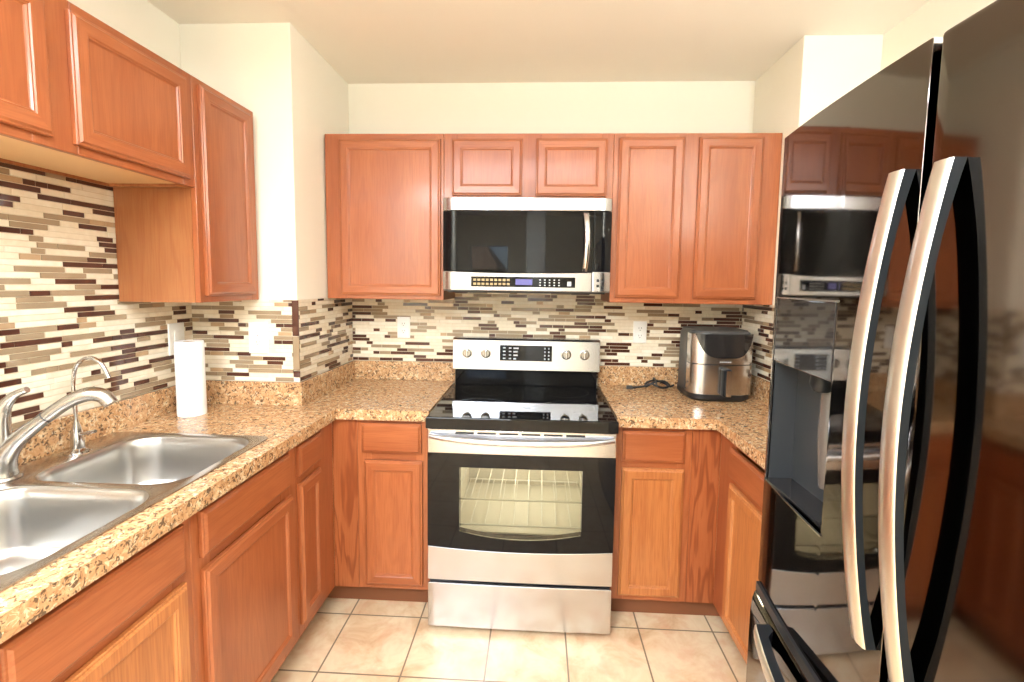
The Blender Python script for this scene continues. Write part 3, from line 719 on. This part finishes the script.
# ------------------------------------------------------------------ air fryer
ax, ay = .925, -.165
t = thing('air_fryer', 'stainless and black air fryer in the right counter corner', 'air fryer', (ax, ay, CZ1))
def slab(levels, name, mats, parent, n=8, bevel=0, **k):
    """levels: (z, x0, x1, y0, y1, rf, rb) rounded plan loops"""
    bm = BM(); prev = None; first = None
    for z, x0, x1, y0, y1, rf, rb in levels:
        rg = [bm.verts.new((x, y, z)) for x, y in rrect(x0, x1, y0, y1, (rf, rf, rb, rb), n)]
        if prev:
            for i in range(len(rg)): bm.faces.new((prev[i], prev[(i+1) % len(rg)], rg[(i+1) % len(rg)], rg[i]))
        else: first = rg
        prev = rg
    bm.faces.new(first[::-1]); bm.faces.new(prev)
    return obj(name, bm, mats, parent, **k)
x0, x1 = .782, 1.066
slab([(CZ1+.001, x0+.012, x1-.012, -.285, -.035, .07, .05), (CZ1+.012, x0, x1, -.296, -.03, .075, .05), (CZ1+.034, x0, x1, -.298, -.03, .075, .05)], 'base', 'black', t)
slab([(CZ1+.0345, x0+.003, x1-.003, -.20, -.03, .02, .05), (1.215, x0+.006, x1-.006, -.20, -.03, .02, .05), (1.232, x0+.012, x1-.012, -.20, -.036, .02, .05)], 'housing', 'dgrey', t)
# front shell: bowed plan
def bow(u, d=0): 
    s = (u-ax)/.142; return .248+d+.052*(1-abs(s)**2.6)**.5 if abs(s) < 1 else .248+d
FA = Front('x', 0, -1)
def shell(z0f, z1f, d, mats, name, parent, u0=x0, u1=x1, n=28, **k):
    us = [ax+(u1-u0)/2*sin(pi/2*(-1+2*i/n)) for i in range(n+1)]
    return obj(name, panel(FA, us, [0, .5, 1], lambda u: bow(u, d), .205, lo=z0f, hi=z1f), mats, parent, **k)
dr = shell(lambda u: CZ1+.0348, lambda u: 1.084, 0, 'steelz', 'basket_drawer', t)
shell(lambda u: 1.0845, lambda u: 1.0875, -.004, 'black', 'seam', t)
face = lambda u: 1.116+.109*min(1, abs((u-(ax+.006))/.133)**4.2)
up_ = shell(lambda u: 1.088, lambda u: face(u), 0, 'steelz', 'front_shell', t)
shell(lambda u: face(u)+.0006, lambda u: 1.2262, -.001, 'bglass2', 'control_panel', t, u0=x0+.002, u1=x1-.002)
slab([(1.2325, x0+.012, x1-.012, -.296, -.036, .075, .05), (1.240, x0+.015, x1-.015, -.290, -.04, .075, .05)], 'lid_top', 'dgrey', t)
slab([(1.2265, x0+.004, x1-.004, -.299, -.2005, .08, .004), (1.2322, x0+.006, x1-.006, -.298, -.2005, .08, .004)], 'lid_rim', 'dgrey', t)
bm = BM(); box(bm, ax-.016, ax+.020, -.342, -.298, .945, 1.072); hd = obj('handle', bm, 'nearblack', dr, bevel=.008, seg=3)
obj('handle_cap', bx(ax-.006, ax+.018, -.3445, -.342, .948, 1.066), 'steelz', dr)
bm = BM()
for k in range(6): FA.box(bm, ax-.022+.009*k, ax-.016+.009*k, 1.097, 1.102, bow(ax)-.001, bow(ax)+.0006)
obj('badge', bm, 'mark', t)
AF = t
cz = CZ1+.004
pts = [(.775, -.055, cz+.010), (.750, -.064, cz+.004), (.725, -.050, cz+.018), (.675, -.052, cz+.032), (.630, -.072, cz+.022), (.622, -.094, cz+.006), (.66, -.098, cz+.030), (.715, -.078, cz+.034), (.742, -.092, cz+.014), (.70, -.112, cz+.006), (.645, -.106, cz+.024), (.605, -.100, cz+.008), (.55, -.106, cz+.003)]
cd = obj('power_cord', tube(BM(), pts, .0052, 10, 6), 'black', t)
tube_b = tube(BM(), [(.672, -.044, cz+.026), (.668, -.06, cz+.046), (.668, -.10, cz+.044), (.672, -.116, cz+.012)], .004, 8, 5); obj('cable_tie', tube_b, 'black', cd)
bm = BM(); box(bm, .520, .550, -.116, -.097, CZ1+.001, CZ1+.016); box(bm, .503, .520, -.113, -.110, CZ1+.007, CZ1+.009, 1); box(bm, .503, .520, -.103, -.100, CZ1+.007, CZ1+.009, 1)
obj('plug', bm, ['dgrey', 'nickel'], cd)
AF.location.y -= .055; cd.location.y += .055; AF.location.x -= .012; cd.location.x += .012

# ------------------------------------------------------------------ refrigerator
FY0, FY1, FYM = -1.425, -2.31, -1.867
t = thing('refrigerator', 'black stainless french door refrigerator with large bowed handles along the right side', 'refrigerator', (1.05, FYM, 0))
FF = Front('y', 0, -1)      # n = -x
arc = lambda y: -(.570+(y-FYM)**2/6.8)
obj('body', bx(.672, 1.425, FY1+.006, FY0-.006, .03, 1.765), 'dgrey', t)
bm = BM(); box(bm, .675, .72, FY1+.02, FY0-.02, .012, .05); obj('toe_grille', bm, 'black', t)
for py in (-1.48, -2.27):
    for px in (.74, 1.36): obj('foot', lathe(BM(), [(.02, 0), (.022, .004), (.014, .01), (.014, .032)], (px, py, 0), 16), 'black', t)
dzb, dzt = .742, 1.7745
dy0, dy1, dz0, dz1, dzp = -1.692, -1.442, .998, 1.419, 1.277
ys1 = sorted(set([round(q, 4) for q in lin(-1.861, FY0, 24)]+[dy0, dy1]))
zsd = [dzb, dz0, dzp, dz1, dzt]
d1 = obj('door', panel(FF, ys1, zsd, arc, -.660, skip=lambda y, z: dy0 < y < dy1 and dz0 < z < dz1), 'blacksteel', t, bevel=.006, seg=3, label='left door with ice and water dispenser')
ys2 = lin(FY1, -1.873, 24)
d2 = obj('door', panel(FF, ys2, [dzb, dzt], arc, -.660), 'blacksteel2', t, bevel=.006, seg=3, label='plain right door')
# dispenser
ysd = lin(dy0+.0005, dy1-.0005, 12)
obj('dispenser_screen', panel(FF, ysd, [dzp+.0005, dz1-.0005], lambda y: arc(y)+.001, lambda y: arc(y)-.02), 'bglass2', d1, bevel=.002)
cd_ = .655; bm = BM()
box(bm, cd_-.004, cd_, dy0, dy1, dz0, dzp); box(bm, .60, cd_-.004, dy1-.003, dy1-.0002, dz0, dzp); box(bm, .60, cd_-.004, dy0+.0002, dy0+.003, dz0, dzp); box(bm, .60, cd_-.004, dy0+.003, dy1-.003, dzp-.004, dzp)
obj('dispenser_recess', bm, 'recess', d1)
bm = BM(); box(bm, .590, cd_-.004, dy0+.003, dy1-.003, dz0, dz0+.005); obj('drip_tray', bm, 'bglass2', d1)
bm = BM()
us = lin(dy0-.003, dy1+.003, 12)
merge(bm, panel(FF, us, [dz0-.003, dz0], lambda y: arc(y)+.0025, lambda y: arc(y)-.01)); merge(bm, panel(FF, us, [dz1, dz1+.003], lambda y: arc(y)+.0025, lambda y: arc(y)-.01))
merge(bm, panel(FF, [dy1, dy1+.003], [dz0, dz1], lambda y: arc(y)+.0025, lambda y: arc(y)-.01))
obj('dispenser_trim', bm, 'nickel', d1)
bm = lathe(BM(), [(.020, 0), (.022, -.02), (.016, -.034), (.012, -.036)], (.622, -1.585, dzp-.004), 20); obj('nozzle', bm, 'nearblack', d1)
bm = tube(BM(), [(.642, -1.585, dzp-.03), (.640, -1.585, dzp-.12), (.645, -1.585, dzp-.235)], [.016, .018, .015], 12); obj('paddle', bm, 'paddle', d1)
def handle(yc, zt_, zb_, parent, wd=.029):
    n = 36; bm = BM(); secs = []
    for k in range(n+1):
        s = k/n; z = zb_+(zt_-zb_)*s
        bw = .018+.037*sin(pi*s)**.9 if 0 < s < 1 else .018
        f = -arc(yc)-bw; th = .018 if s in (0, 1) else max(.014, .018-.004*min(1, s*8, (1-s)*8))
        b = min(f+th, -arc(yc)+.001)
        h = wd/2; e = .003
        secs.append([bm.verts.new(q) for q in ((f+e, yc-h, z), (f, yc-h+e, z), (f-.0015, yc, z), (f, yc+h-e, z), (f+e, yc+h, z), (b, yc+h, z), (b, yc-h, z))])
    for a, b in zip(secs, secs[1:]):
        for i in range(7):
            fc = bm.faces.new((a[i], a[(i+1) % 7], b[(i+1) % 7], b[i])); fc.material_index = 0 if i < 4 else 1
    for q in (secs[0], secs[-1]): bm.faces.new(q).material_index = 0
    bmesh.ops.recalc_face_normals(bm, faces=bm.faces)
    return obj('handle', bm, ['fsteel', 'nearblack'], parent, ang=40)  # dark side faces: dim reflection put into the colour
handle(-1.836, 1.607, .905, d1); handle(-1.914, 1.603, .903, d2)
# freezer drawer
arcf = lambda y: arc(y)+.014
bm = BM(); ysf = lin(FY1, FY0, 40); secs = []
prf = [(.09, .075), (.004, .075), (0, .080), (0, .66), (.003, .694), (.008, .710), (.016, .720), (.09, .720)]
for y in ysf: secs.append([bm.verts.new((-arcf(y)+d if d < .09 else .668, y, z)) for d, z in prf])
for a, b in zip(secs, secs[1:]):
    for i in range(len(prf)): bm.faces.new((a[i], a[(i+1) % len(prf)], b[(i+1) % len(prf)], b[i]))
bm.faces.new(secs[0]); bm.faces.new(secs[-1]); bmesh.ops.recalc_face_normals(bm, faces=bm.faces)
fd = obj('freezer_drawer', bm, 'blacksteel', t, ang=30)
obj('door_gap_seal', panel(FF, lin(FY1+.01, FY0-.006, 30), [.7205, .7405], lambda y: arc(y)+.006, -.668), 'black', t)
bm = BM(); secs = []; n = 36; hz0 = .690
for k in range(n+1):
    s = k/n; y = -1.535+(-2.22+1.535)*s
    bw = .028+.034*sin(pi*s)**.9 if 0 < s < 1 else .028
    f = -arcf(y)-bw; th = .022; b = f+th if 0 < k < n else -arcf(y)+.004
    if k in (1, n-1): b = -arcf(y)+.004
    h = .017; e = .003
    secs.append([bm.verts.new(q) for q in ((f+e, y, hz0-h), (f, y, hz0-h+e), (f-.0015, y, hz0), (f, y, hz0+h-e), (f+e, y, hz0+h), (b, y, hz0+h), (b, y, hz0-h))])
for a, b in zip(secs, secs[1:]):
    for i in range(7): bm.faces.new((a[i], a[(i+1) % 7], b[(i+1) % 7], b[i])).material_index = 0 if i < 4 else 1
for q in (secs[0], secs[-1]): bm.faces.new(q)
bmesh.ops.recalc_face_normals(bm, faces=bm.faces); obj('handle', bm, ['fsteely', 'nearblack'], fd, ang=40)  # sides of this bar darkened by colour as well

# ------------------------------------------------------------------ ceiling fill lights, unseen, added behind the camera
def ceiling_fill_light(x, y, lx, ly, power, label):
    t = thing('ceiling_fill_light', label, 'light', (x, y, ZC-.09))
    bm = BM(); box(bm, x-lx/2-.03, x+lx/2+.03, y-ly/2-.03, y+ly/2+.03, ZC-.03, ZC-.0005); obj('frame', bm, 'oak', t, bevel=.004)
    bm = BM(); box(bm, x-lx/2, x+lx/2, y-ly/2, y+ly/2, ZC-.09, ZC-.031); obj('diffuser', bm, 'lamp', t, bevel=.015)
    area('ceiling_fill_glow', (x, y, ZC-.10), (lx, ly), power, LAMP, (0, 0, 0))
ceiling_fill_light(-.1, -2.2, 1.2, .4, 26, 'long rectangular ceiling fill light added over the middle of the kitchen')
ceiling_fill_light(-.75, -3.4, 1.1, .5, 128, 'unseen rectangular ceiling fill light added at the rear of the room')

t = thing('fill_uplight', 'unseen torchiere-shaped fill light added to brighten the ceiling, on the far side of the refrigerator', 'lamp', (1.17, -2.72, 0))  # made-up uplight, put in to bounce fill off the ceiling
obj('base', lathe(BM(), [(.13, 0), (.135, .012), (.12, .022), (.02, .03)], (1.17, -2.72, 0), 32), 'nickel', t)
obj('pole', lathe(BM(), [(.012, .03), (.012, 1.72)], (1.17, -2.72, 0), 16), 'nickel', t)
obj('bowl_shade', lathe(BM(), [(.02, 1.70), (.06, 1.72), (.12, 1.76), (.16, 1.82), (.155, 1.822), (.11, 1.77), (.02, 1.74)], (1.17, -2.72, 0), 32), 'nickel', t)
area('fill_uplight_glow', (1.17, -2.72, 1.83), (.22, .22), 85, LAMP, (pi, 0, 0))

# ------------------------------------------------------------------ outside the rear window
o = obj('lawn', bx(-14, 10, -30, -5.9, -.5, -.3), 'lawn'); tag(o, 'green lawn outside the rear window', 'lawn')
t = thing('house', 'tan brick house with shingle roof outside the rear window', 'house', (-2.6, -16, -.3))
obj('walls', bx(-6, -1.6, -20, -14, -.3, 1.9), 'brick', t)
bm = BM(); vs = [bm.verts.new(q) for q in ((-6.2, -13.85, 1.9), (-1.4, -13.85, 1.9), (-1.4, -20.2, 1.9), (-6.2, -20.2, 1.9), (-5.0, -17, 3.3), (-2.6, -17, 3.3))]
for q in ((0, 1, 5, 4), (1, 2, 5), (2, 3, 4, 5), (3, 0, 4), (3, 2, 1, 0)): bm.faces.new([vs[i] for i in q])
obj('roof', bm, 'roof', t)
bm = BM(); box(bm, -4.5, -3.4, -14.03, -13.98, .6, 1.9); obj('window', bm, 'white', t)

# ------------------------------------------------------------------ group names of the repeats
GROUPS = {'wall_cabinet': 'oak wall cabinets', 'base_cabinet': 'oak base cabinets', 'wall_outlet': 'duplex outlets on the tile backsplash',
          'granite_countertop': 'granite countertops', 'ceiling_fill_light': 'added ceiling fill lights'}
for o in C.objects:
    k = o.name.split('.')[0]
    if o.parent is None and k in GROUPS: o['group'] = GROUPS[k]
